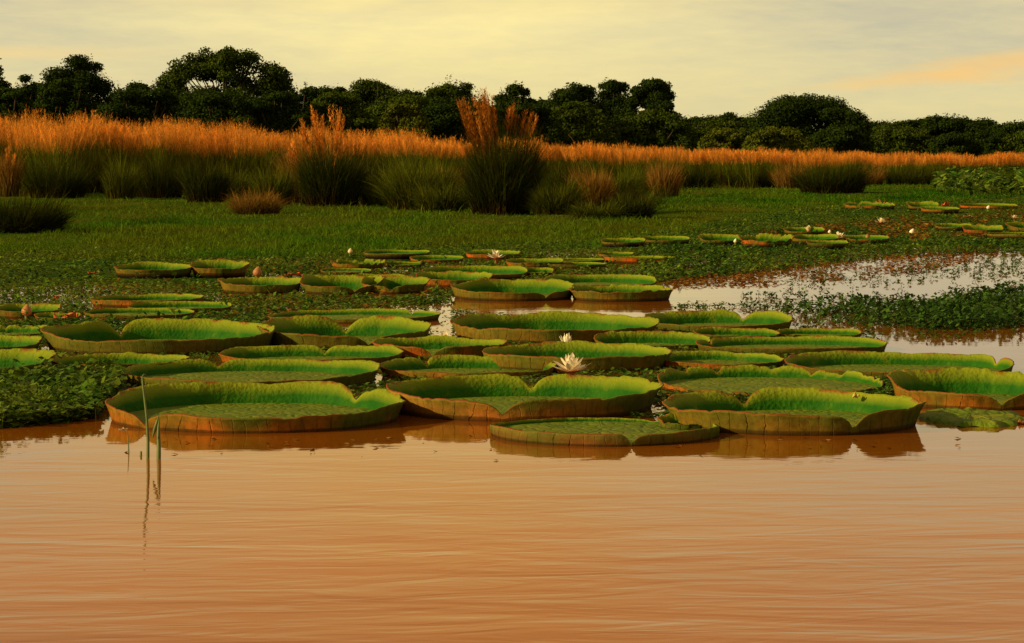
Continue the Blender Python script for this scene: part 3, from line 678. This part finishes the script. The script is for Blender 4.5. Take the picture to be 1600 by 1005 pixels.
flower(1585, 347, .04, .20, R2, 'tiny flower in the far marsh near the right edge', M['petal_white'], 10)
def bud(px, py, z, hpx, label, lean=0.1, mat='bud'):
    x, y = ground(px, py, z); L = hpx / F0 * y; t = empty('flower_bud', (x, y, z + lift(x, y)), label, 'flower bud')
    pr = [(0, .10), (.08, .34), (.25, .50), (.5, .48), (.75, .30), (.92, .12), (1, .02)]
    V, F = tube([(lean * L * a, 0, a * L) for a, b in pr], [b * L * .88 for a, b in pr], 12); V = [Vector(v) for v in V]
    mesh('bud_body', np.array([tuple(v) for v in V]), F, M[mat], t, smooth=True)
    V, F = tube([(0, 0, -z - .2), (0, 0, .02)], [.012, .014], 6); mesh('stem', np.array([tuple(v) for v in V]), F, M['stem'], t)
bud(41, 494, .02, 19, 'brown pointed bud in front of a small pad at left')
bud(401, 432, .05, 16, 'round pinkish brown bud beside the far pair of pads', .2)
bud(547, 399, .04, 9, 'tiny pale bud above the crumpled orange pad', .1, 'petal_white')
bud(1149, 382, .05, 7, 'small cream bud on the rusty far pad', .1, 'petal')
bud(1296, 368, .05, 6, 'small round bud between the far open flowers', .1, 'petal')
bud(1423, 368, .05, 9, 'leaning cream bud above the dark marsh strip', .5, 'petal')
bud(1543, 333, .05, 6, 'pink tipped bud in the remote marsh at right', .4, 'petal')
bud(1355, 376, .05, 8, 'brown bud at the right end of the far flowers', .1)
def curled(px, py, wpx, hpx, label, mat, seed, z=.01):
    x, y = ground(px, py, z); w = wpx / F0 * y / 2; h = hpx / F0 * y; P = Perl(seed); n, m_ = 12, 7; V = []; F = []
    for i in range(n + 1):
        for j in range(m_ + 1):
            u = i / n * 2 - 1; v = j / m_ * 2 - 1; e = math.sqrt(max(0, 1 - u * u * .95))
            V.append((u * w, v * w * .7 * e, h * (.12 + .75 * abs(v) ** 1.5 * (.5 + .5 * float(P(u * 2, 4))) + .35 * float(P(u * 3, v * 3))) ))
    for i in range(n):
        for j in range(m_): a = i * (m_ + 1) + j; F.append((a, a + 1, a + m_ + 2, a + m_ + 1))
    o = mesh('curled_leaf', np.array(V), F, M[mat], smooth=True); o.location = (x, y, z + lift(x, y))
    tag(o, label, 'leaf')
curled(102, 499, 36, 12, 'curled red dead leaf lying over the small golden pad at left', 'red_leaf', 1)
curled(88, 468, 10, 8, 'orange scrap of leaf in the mat above the curled red leaf', 'red_leaf', 2)
curled(146, 431, 18, 6, 'small reddish scrap left of the far pair of pads', 'red_leaf', 3)
curled(458, 432, 26, 6, 'orange scrap between the round bud and the crumpled pad', 'red_leaf', 4)
curled(1378, 326, 28, 11, 'brown curled leaf standing up in the remote marsh', 'bud', 5, .04)
curled(1477, 327, 12, 8, 'red scrap of leaf in the remote marsh', 'red_leaf', 6, .04)
curled(1512, 345, 14, 6, 'pinkish scrap of leaf right of the red one in the remote marsh', 'bud', 7, .04)
curled(1337, 622, 12, 11, 'bright orange scrap of leaf on the far rim of the right front pad', 'yellow_leaf', 8, .085)
curled(192, 672, 14, 5, 'pale scrap floating at the foot of the wide front pad', 'petal_white', 9, -.002)
curled(1597, 664, 14, 10, 'dark round seed pod floating at the right edge', 'bud', 10, -.004)

# ------------------------------------------------------------------ reed stems standing in the near water
def stem(name, pts, rads, label, cat, leaf=None):
    x0, y0 = ground(*pts[0]); P3 = [(x_at(p[0], y0) - x0, .01 * i, height_at(p[1], y0)) for i, p in enumerate(pts)]
    P3 = [(P3[0][0], P3[0][1], -.15)] + P3
    V, F = tube(P3, [rads[0]] + rads, 8); t = empty(name, (x0, y0, 0), label, cat)
    mesh('stalk', np.array([tuple(v) for v in V]), F, M['stem'], t, smooth=True)
    if leaf: 
        lv = [(x_at(p[0], y0) - x0, -.005 * i, height_at(p[1], y0)) for i, p in enumerate(leaf)]; V, F = tube(lv, [.003, .008, .006, .0015], 6)
        mesh('leaf', np.array([tuple(v) for v in V]), F, M['stem'], t, smooth=True)
stem('reed_stem', [(227, 716), (227, 690), (225, 655), (221, 622), (218, 600), (217, 590), (219, 587), (222, 588)], [.0075, .007, .0055, .005, .0045, .004, .0035, .001],
     'tall thin bent reed stem rising from the water before the wide front pad', 'reed')
stem('reed_stem', [(244, 717), (244, 700), (243, 680), (243, 666), (244, 655)], [.010, .0095, .008, .005, .002], 'short thick green stub beside the tall bent stem', 'reed',
     leaf=[(235, 683), (238, 672), (242, 660), (246, 648)])
stem('reed_stem', [(216, 712), (216, 706)], [.006, .004], 'tiny stick end poking out left of the tall bent stem', 'reed')
stem('reed_stem', [(197, 706), (196, 690), (194, 672)], [.003, .0025, .001], 'very thin pale twig left of the tall bent stem', 'reed')

# ------------------------------------------------------------------ floating mats
def in_pad(x, y, k=1.04):
    m_ = np.zeros(len(x), bool)
    for (cx, cy, rx, ry, hb) in PADS:
        if cy > 22: m_ |= ((x - cx) / (rx * k)) ** 2 + ((y - cy + ry * .35 + .12) / (ry * 1.3 + .14)) ** 2 < 1
        m_ |= ((x - cx) / (rx * k)) ** 2 + ((y - cy) / (ry * k)) ** 2 < 1
    return m_
    for (cx, cy, rx, ry, hb) in PADS: m_ |= ((x - cx) / (rx * k)) ** 2 + ((y - cy) / (ry * k)) ** 2 < 1
    return m_
def leafset(x, y, z, size, tilt=.5):
    """small oval leaves, six-sided and slightly folded"""
    N = len(x); az_ = rng.uniform(0, 6.283, N); e = rng.uniform(-tilt, tilt, N) + .15; ca, sa = np.cos(az_), np.sin(az_)
    d = np.stack([ca * np.cos(e), sa * np.cos(e), np.sin(e)], -1); s = np.stack([-sa, ca, rng.uniform(-.4, .4, N)], -1)
    p = np.stack([x, y, z], -1); L = size[:, None]; up = np.array([0, 0, 1.])
    V = np.stack([p - d * L * .5, p - d * L * .1 + s * L * .32 + up * L * .06, p + d * L * .5, p - d * L * .1 - s * L * .32 + up * L * .06], 1)
    t = np.tile([0.2, .7, 1, .7], N); r = np.repeat(rng.uniform(0, 1, N), 4)
    return V.reshape(-1, 3), np.arange(4 * N).reshape(-1, 4), t, r
def mat_region(name, label, n, xr, up, lo, size, zr, mat, dens=None, patch=.0, tilt=.5, upright=0):
    px = rng.uniform(xr[0], xr[1], n); a = np.interp(px, *zip(*up)); b = np.interp(px, *zip(*lo)); py = a + (b - a) * rng.uniform(0, 1, n)
    keep = rng.uniform(0, 1, n) < (dens(px, py) if dens else 1)
    if patch: keep &= (P0(px * .03 + 5, py * .11) + .5 * P0(px * .11, py * .4) > patch - 1)
    px, py = px[keep], py[keep]; x, y = ground(px, py); k = ~in_pad(x, y); x, y = x[k], y[k]
    zb = np.maximum(0, terr(x, y)); z = zb + rng.uniform(zr[0], zr[1], len(x))
    A = [leafset(x, y, z, rng.uniform(size[0], size[1], len(x)), tilt)]
    if upright:                                # little leafy sprigs standing out of the mat
        i = rng.choice(len(x), min(upright, len(x)), replace=False); xs_, ys_ = x[i], y[i]; h = rng.uniform(.05, .12, len(i))
        A.append(blades(xs_, ys_, zb[i] - .02, h + .02, np.full(len(i), .008), rng.uniform(0, 6.28, len(i)), rng.uniform(0, .3, len(i)), rng.uniform(0, .3, len(i)), 2))
        for q in range(5): A.append(leafset(xs_ + rng.normal(0, .018, len(i)), ys_ + rng.normal(0, .018, len(i)), zb[i] + h * rng.uniform(.6, 1.1, len(i)), rng.uniform(.035, .065, len(i)), .9))
    C_ = cat(A); vx, vy = C_[0][:, 0], C_[0][:, 1]
    tn = np.clip(C_[3] * .75 + .30 * P0(vx * .9 + 3, vy * .45) + .30 * P0(vx * 2.7, vy * 1.1 + 7), 0, 1)
    tag(mesh(name, C_[0], C_[1], M[mat], attrs={'t': C_[2], 'tint': tn}), label, 'water plants', kind='stuff')
SHX, SHYr = [a for a, b in SH], [b for a, b in SH]
mat_region('floating_leaves', 'leafy mat of dark green water plants at the left beside the wide front pad', 9000, (-40, 192),
           [(-40, 588), (40, 584), (80, 578), (192, 592)], [(-40, 672), (30, 668), (110, 660), (150, 655), (170, 632), (192, 606)], (.035, .075), (0, .07), 'float_leaf', upright=260)
mat_region('floating_leaves', 'dark green plant mat between the far left pads and the turf', 52000, (-40, 1060),
           [(-40, 398), (520, 392), (760, 386), (900, 380), (1060, 368)], [(-40, 560), (130, 520), (400, 508), (480, 492), (640, 478), (700, 476), (850, 440), (1060, 440)], (.025, .06), (0, .028), 'float_leaf', upright=450,
           dens=lambda x, y: np.clip(1.1 - (y - 465) / 60 * (x > 560), .1, 1))
mat_region('floating_leaves', 'green plant mat between the far pads and the bright channel', 30000, (1000, 1660),
           [(1000, 372), (1120, 352), (1250, 334), (1400, 320), (1660, 306)], [(1000, 444), (1150, 430), (1300, 412), (1450, 398), (1660, 396)], (.03, .08), (0, .04), 'float_leaf', upright=900)
mat_region('floating_leaves', 'small dark water plants filling the gaps between the big pads', 48000, (-20, 1430),
           [(-20, 495), (60, 500), (660, 478), (860, 505), (1240, 520), (1430, 568)], [(-20, 600), (165, 625), (600, 645), (760, 655), (1045, 655), (1430, 640)], (.02, .05), (0, .03), 'float_leaf', upright=0,
           dens=lambda x, y: np.where((x > 672) & (x < 705) & (y < 540), .10, 1.0))
mat_region('dead_leaves', 'rusty brown plant litter along the edge of the bright channel', 4200, (1040, 1560),
           [(1040, 424), (1150, 420), (1300, 402), (1440, 392), (1560, 386)], [(1040, 449), (1200, 446), (1330, 436), (1450, 424), (1560, 400)], (.03, .07), (0, .03), 'dead_leaf', patch=.75, tilt=.2)
mat_region('dead_leaves', 'rusty plant litter scattered among the far marsh plants', 6500, (1180, 1660),
           [(1180, 370), (1660, 322)], [(1180, 392), (1660, 372)], (.04, .10), (.03, .07), 'dead_leaf', patch=1.0, tilt=.2)
mat_region('dead_leaves', 'brown plant litter around the far left pads', 3200, (140, 900),
           [(140, 424), (900, 404)], [(140, 500), (520, 500), (700, 480), (900, 470)], (.03, .06), (.02, .05), 'dead_leaf', patch=1.05, tilt=.2)
mat_region('emergent_plants', 'dense green plants standing in the bright channel at right', 9000, (1140, 1660),
           [(1140, 486), (1240, 478), (1330, 476), (1450, 480), (1540, 463), (1660, 448)], [(1140, 494), (1240, 500), (1330, 505), (1450, 517), (1540, 516), (1660, 512)], (.03, .055), (.0, .05), 'emergent',
           dens=lambda x, y: np.clip((x - 1190) / 300, 0.004, 1) ** 1.6, upright=900)

def sprigs(name, label, spots):
    """little upright leafy sprigs standing in open water"""
    px, py = np.array(spots).T; x, y = ground(px, py); k = ~in_pad(x, y, 1.05); x, y = x[k], y[k]; n = len(x)
    h = rng.uniform(.018, .048, n); A = [blades(x, y, np.full(n, -.01), h + .01, np.full(n, .005), rng.uniform(0, 6.28, n), rng.uniform(0, .3, n), rng.uniform(0, .3, n), 2)]
    for q in range(6): A.append(leafset(x + rng.normal(0, .022, n), y + rng.normal(0, .022, n), h * rng.uniform(.2, 1.1, n), rng.uniform(.022, .045, n), .7))
    C_ = cat(A); tag(mesh(name, C_[0], C_[1], M['emergent'], attrs={'t': C_[2], 'tint': C_[3]}), label, 'water plants', kind='stuff')
sp = []
for i in range(300):
    x = rng.uniform(1155, 1600); a, b = np.interp(x, [1155, 1240, 1450, 1600], [472, 460, 458, 438]), np.interp(x, [1155, 1240, 1450, 1600], [496, 508, 524, 520])
    if rng.uniform() < .25 + .75 * min(1, (x - 1150) / 150): sp.append((x, rng.uniform(a, b)))
for i in range(70): sp.append((rng.uniform(1045, 1240), 481 + rng.normal(0, 2.2)))
for i in range(14): sp.append((rng.uniform(1160, 1230), 463 + rng.normal(0, .6)))
for i in range(26): x = rng.uniform(1340, 1520); sp.append((x, 527 + rng.normal(0, 3)))
for i in range(14): x = rng.uniform(1230, 1350); sp.append((x, 506 + rng.normal(0, 3)))
sprigs('emergent_plants', 'small dark sprigs dotted over the bright channel', sp)
sp = []
for i in range(170):
    x = rng.uniform(1230, 1600); y = np.interp(x, [1230, 1600], [441, 424]) + rng.normal(0, 9); 
    if y > 398 and y < np.interp(x, [1230, 1600], [456, 446]): sp.append((x, y))
for i in range(70): x = rng.uniform(1420, 1600); sp.append((x, rng.uniform(404, 424)))
sprigs('emergent_plants', 'rows of tiny dark sprigs in the far part of the bright channel', sp)

sp = np.array([(rng.uniform(150, 1500), 682 + abs(rng.normal(0, 14))) for i in range(90)])
x, y = ground(sp[:, 0], sp[:, 1]); k = ~in_pad(x, y, 1.03); x, y = x[k], y[k]; A = leafset(x, y, np.full(len(x), .003), rng.uniform(.010, .040, len(x)), .06)
tag(mesh('floating_debris', A[0], A[1], M['dead_leaf'], attrs={'t': A[2], 'tint': A[3]}), 'small leaf scraps drifting on the water before the front pads', 'debris', kind='stuff')
# broad leaved plants at the far right
def broad_plants():
    n = 900; px = rng.uniform(1462, 1680, n); py = rng.uniform(288, 312, n) ; x, y = ground(px, py); z = np.maximum(terr(x, y), 0)
    h = rng.uniform(.15, .62, n); A = [blades(x, y, z, h, np.full(n, .02), rng.uniform(0, 6.28, n), rng.uniform(0, .3, n), rng.uniform(0, .3, n), 2)]
    for q in range(3): A.append(leafset(x + rng.normal(0, .08, n), y + rng.normal(0, .08, n), z + h * rng.uniform(.7, 1.05, n), rng.uniform(.14, .30, n), .7))
    C_ = cat(A); tag(mesh('broad_leaved_plants', C_[0], C_[1], M['float_leaf'], attrs={'t': C_[2], 'tint': C_[3]}), 'knee high broad leaved marsh plants below the reeds at right', 'marsh plants', kind='stuff')
broad_plants()

# ------------------------------------------------------------------ trees
def crown_leaves(blobs, n, leaf, seed, hang=0.0):
    r = np.random.default_rng(seed); b = np.array(blobs); vol = b[:, 3] * b[:, 4] * b[:, 5]; pr = vol ** .72; pr /= pr.sum()
    i = r.choice(len(b), n, p=pr); d = r.normal(0, 1, (n, 3)); d /= np.linalg.norm(d, axis=1, keepdims=True)
    q = r.uniform(0, 1, n) ** .28; c = b[i, :3] + d * b[i, 3:6] * q[:, None] * (1 + .16 * np.clip(r.normal(0, 1, n), -2, 1.3))[:, None]
    nrm = d * .8 + r.normal(0, .55, (n, 3)) + np.array([0, 0, .35]); nrm /= np.linalg.norm(nrm, axis=1, keepdims=True)
    a = np.cross(nrm, r.normal(0, 1, (n, 3))); a /= np.linalg.norm(a, axis=1, keepdims=True); e = np.cross(nrm, a)
    L = (leaf * r.uniform(.5, 1.3, n))[:, None]; 
    V = np.stack([c - a * L * .5, c + e * L * .33 + a * L * .1, c + a * L * .55, c - e * L * .33 - a * L * .05], 1).reshape(-1, 3)
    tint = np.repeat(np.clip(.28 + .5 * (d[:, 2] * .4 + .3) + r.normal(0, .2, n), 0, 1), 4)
    return V, np.arange(4 * n).reshape(-1, 4), tint
TI = [0]
def tree(pxl, pxr, ptop, Y, label, mat='leaf_dark', nblob=26, n=9000, leaf=.22, bottom=.12, blob=.24, flat=.75, group='trees beyond the reeds', peak=None, gap=False, skew=0.0):
    """crown spanning pxl..pxr with its top row ptop, standing at distance Y"""
    TI[0] += 1; sd_ = 100 + TI[0] * 17; r = np.random.default_rng(sd_)
    cx = (pxl + pxr) / 2; x0 = x_at(cx, Y); wR = (pxr - pxl) / 2 / F0 * Y; z0 = float(terr(np.array([x0]), np.array([Y * 1.0]))[0]); H = height_at(ptop, Y) - z0
    lo = H * bottom; ch = H - lo; br = min(wR, ch) * blob / .5 * .62
    br = max(br, .55)
    blobs = []
    br = max(min(wR * .42, ch * .5) * blob / .24 * .62, .5)
    for k in range(nblob):
        a = r.uniform(-1, 1) if k > 8 else -1 + 2 * (k + .5) / 9
        rr = br * r.uniform(.55, 1.15); env = math.sqrt(max(0.0, 1 - abs(a) ** 2.6)); topz = lo + ch * (.22 + .78 * env) * (1 + skew * a) * r.uniform(.84, 1.02)
        if gap: zz = topz - rr * flat if k % 3 == 0 else lo + (topz - lo) * r.uniform(.05, .85)
        else: zz = topz - rr * flat if k % 2 == 0 else lo + (topz - lo) * r.uniform(.0, .85)
        zz = min(zz, topz - rr * flat)
        blobs.append((a * max(wR - rr * .8, .1), r.uniform(-.5, .5) * wR, zz, rr * 1.2, rr, rr * flat))
    if not gap:
        for a in (-.78, -.5, -.25, 0, .25, .5, .78):
            tz = (lo + ch * (.22 + .78 * math.sqrt(1 - abs(a) ** 2.6)) * (1 + skew * a)) * r.uniform(.88, .98); zl = -.2
            blobs.append((a * wR, r.uniform(-.15, .15) * wR, (tz + zl) / 2, wR * .26, wR * .3, (tz - zl) / 2))
    t = empty('tree', (x0, Y, z0), label, 'tree', group)
    V, F, tint = crown_leaves(blobs, int(n * 4.8), leaf, sd_)
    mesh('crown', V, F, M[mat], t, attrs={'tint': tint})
    parts = [tube([(0, 0, -.2), (.1, 0, lo * .6 + .3), (.05, .1, lo + ch * .35), (0, 0, lo + ch * .6)], [.30, .24, .17, .06], 8)]
    for k in range(0, nblob, 2):
        b = blobs[k]; s0 = Vector((.05, 0, lo * .7 + .2 + ch * .25 * r.uniform())); e_ = Vector(b[:3]); md = (s0 + e_) / 2 + Vector((r.uniform(-.3, .3), r.uniform(-.3, .3), -.12 * ch * .3))
        parts.append(tube([s0, md, e_], [.12, .075, .03], 5))
    V, F = merge(parts); mesh('trunk', np.array(V), F, M['bark'], t, smooth=True)
    return t
T = tree
T(-60, 22, 92, 235, 'tree cut off by the left edge of the picture', nblob=18, n=5000)
T(14, 72, 118, 250, 'narrow ragged tree between the left edge and the domed tree', nblob=14, n=4000)
T(56, 192, 88, 240, 'domed dark tree second from the left edge', nblob=34, n=12000, flat=.8)
T(176, 248, 128, 250, 'low round tree left of the umbrella shaped tree', nblob=16, n=5000)
T(238, 464, 74, 245, 'tall umbrella shaped tree with sky showing through its crown', 'leaf_mid', nblob=120, n=7500, leaf=.25, bottom=.40, blob=.13, flat=.8, gap=True)
T(236, 420, 134, 232, 'dark tree massed under the umbrella shaped crown', nblob=40, n=12000)
T(400, 474, 140, 236, 'dark tree under the right half of the umbrella shaped crown', nblob=20, n=6000)
T(444, 512, 130, 262, 'small blackish tree just right of the umbrella shaped tree', nblob=14, n=4500)
T(500, 560, 134, 262, 'small rounded tree behind, between blackish tree and broad dome', nblob=14, n=4500)
T(520, 652, 123, 256, 'broad dome tree sloping down to the right, left of centre', 'leaf_mid', nblob=34, n=11000, skew=-.12)
T(560, 700, 143, 240, 'wide olive tree below the broad dome, left of centre', 'leaf_mid', nblob=36, n=11000, flat=.6)
T(640, 768, 122, 248, 'big dome tree straight behind the tallest plumes', 'leaf_mid', nblob=34, n=12000)
T(762, 846, 132, 244, 'round black tree right behind the stalks of the largest tussock', nblob=26, n=8500)
T(848, 950, 130, 250, 'stepped dark tree at centre right, left of the open crown', nblob=30, n=9500)
T(918, 996, 124, 262, 'dark tree between the stepped one and the open crown', nblob=22, n=7500)
T(976, 1060, 118, 254, 'open crowned tree leaning right with sky gaps, highest at centre right', nblob=26, n=3600, bottom=.40, blob=.26, gap=True)
T(1000, 1064, 152, 250, 'ragged lower tree at the foot of the open crowned tree', nblob=16, n=4200)
T(1085, 1190, 176, 262, 'low far tree in the dip right of the open crowned tree', nblob=24, n=7500, flat=.6)
T(1166, 1358, 146, 252, 'isolated rounded hill of a tree at right', nblob=48, n=17000, flat=.7)
T(1350, 1440, 190, 268, 'low olive tree right of the isolated rounded tree', 'leaf_mid', nblob=24, n=7000, flat=.55)
T(1420, 1540, 178, 262, 'long low dark tree second from the right edge', nblob=34, n=10000, flat=.6)
T(1520, 1660, 188, 258, 'low tree running off the right edge', nblob=34, n=10000, flat=.6)
T(462, 545, 134, 268, 'low dark tree filling the notch left of the broad dome', nblob=18, n=5000)
T(590, 680, 137, 264, 'dark tree behind the dip between the broad dome and the big dome', nblob=20, n=5500)
T(828, 890, 150, 264, 'small dark tree in the notch right of the round black tree', nblob=14, n=4000)
T(1030, 1140, 180, 270, 'distant flat topped tree right of the open crowned tree', nblob=22, n=6000, flat=.6)
T(1120, 1200, 178, 270, 'distant low tree touching the left of the isolated rounded tree', nblob=18, n=5000, flat=.6)
T(1320, 1410, 186, 272, 'distant low tree touching the right of the isolated rounded tree', nblob=18, n=5000, flat=.6)
T(1390, 1470, 184, 272, 'distant small dome left of the long low dark tree', nblob=18, n=5000, flat=.6)
T(1490, 1590, 186, 270, 'distant low tree between the last two crowns at right', nblob=20, n=5500, flat=.6)
T(20, 110, 122, 262, 'distant tree filling the gap left of the domed tree', nblob=18, n=5000)
G2 = 'bushes in front of the trees'
for a in [(-40, 66, 130, 222, 'dark bushy mass at the left edge below the cut off tree', 'leaf_dark'), (40, 170, 124, 226, 'dark bush under the domed tree', 'leaf_dark'),
          (150, 300, 131, 224, 'dark bush left below the umbrella shaped tree', 'leaf_dark'), (280, 400, 140, 216, 'dark bush right below the umbrella shaped tree', 'leaf_dark'),
          (370, 486, 138, 218, 'dark bush touching the orange heads left of the arching plumes', 'leaf_dark'), (460, 590, 146, 220, 'olive bush behind the arching plumes', 'leaf_mid'),
          (590, 672, 160, 214, 'sunlit topped bush in front of the wide olive tree', 'leaf_lit'), (640, 790, 146, 218, 'dark bush behind the left plumes of the largest tussock', 'leaf_dark'),
          (750, 876, 152, 220, 'dark bush behind the right stalks of the largest tussock', 'leaf_dark'), (836, 965, 160, 224, 'mid green bush below the stepped dark tree', 'leaf_mid'),
          (950, 1085, 170, 226, 'layered bush below the open crowned tree', 'leaf_mid'), (1060, 1190, 186, 230, 'long olive bush in the dip at right of centre', 'leaf_mid'),
          (1092, 1170, 200, 216, 'low yellowish bush close to the orange heads in the dip', 'leaf_lit'), (1162, 1268, 198, 214, 'rounded sunlit topped bush before the isolated tree', 'leaf_lit'),
          (1260, 1362, 196, 222, 'dark bush at the right foot of the isolated tree', 'leaf_dark'), (1350, 1470, 198, 226, 'olive bush right of the isolated tree', 'leaf_mid'),
          (1450, 1570, 204, 224, 'low dark bush under the long low tree', 'leaf_dark'), (1550, 1670, 204, 224, 'low olive bush at the right edge', 'leaf_mid')]:
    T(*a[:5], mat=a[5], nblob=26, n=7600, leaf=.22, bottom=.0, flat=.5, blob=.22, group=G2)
# thin bare twig over the trees
x0 = x_at(590, 245.0); V, F = tube([(0, 0, 3), (.05, 0, 5.2), (-.03, 0, 7.6)], [.05, .035, .015], 5)
o = mesh('bare_snag', np.array([tuple(v) for v in V]), F, M['bark']); o.location = (x0, 245, 0); tag(o, 'thin bare snag poking above the tree line left of centre', 'dead tree')
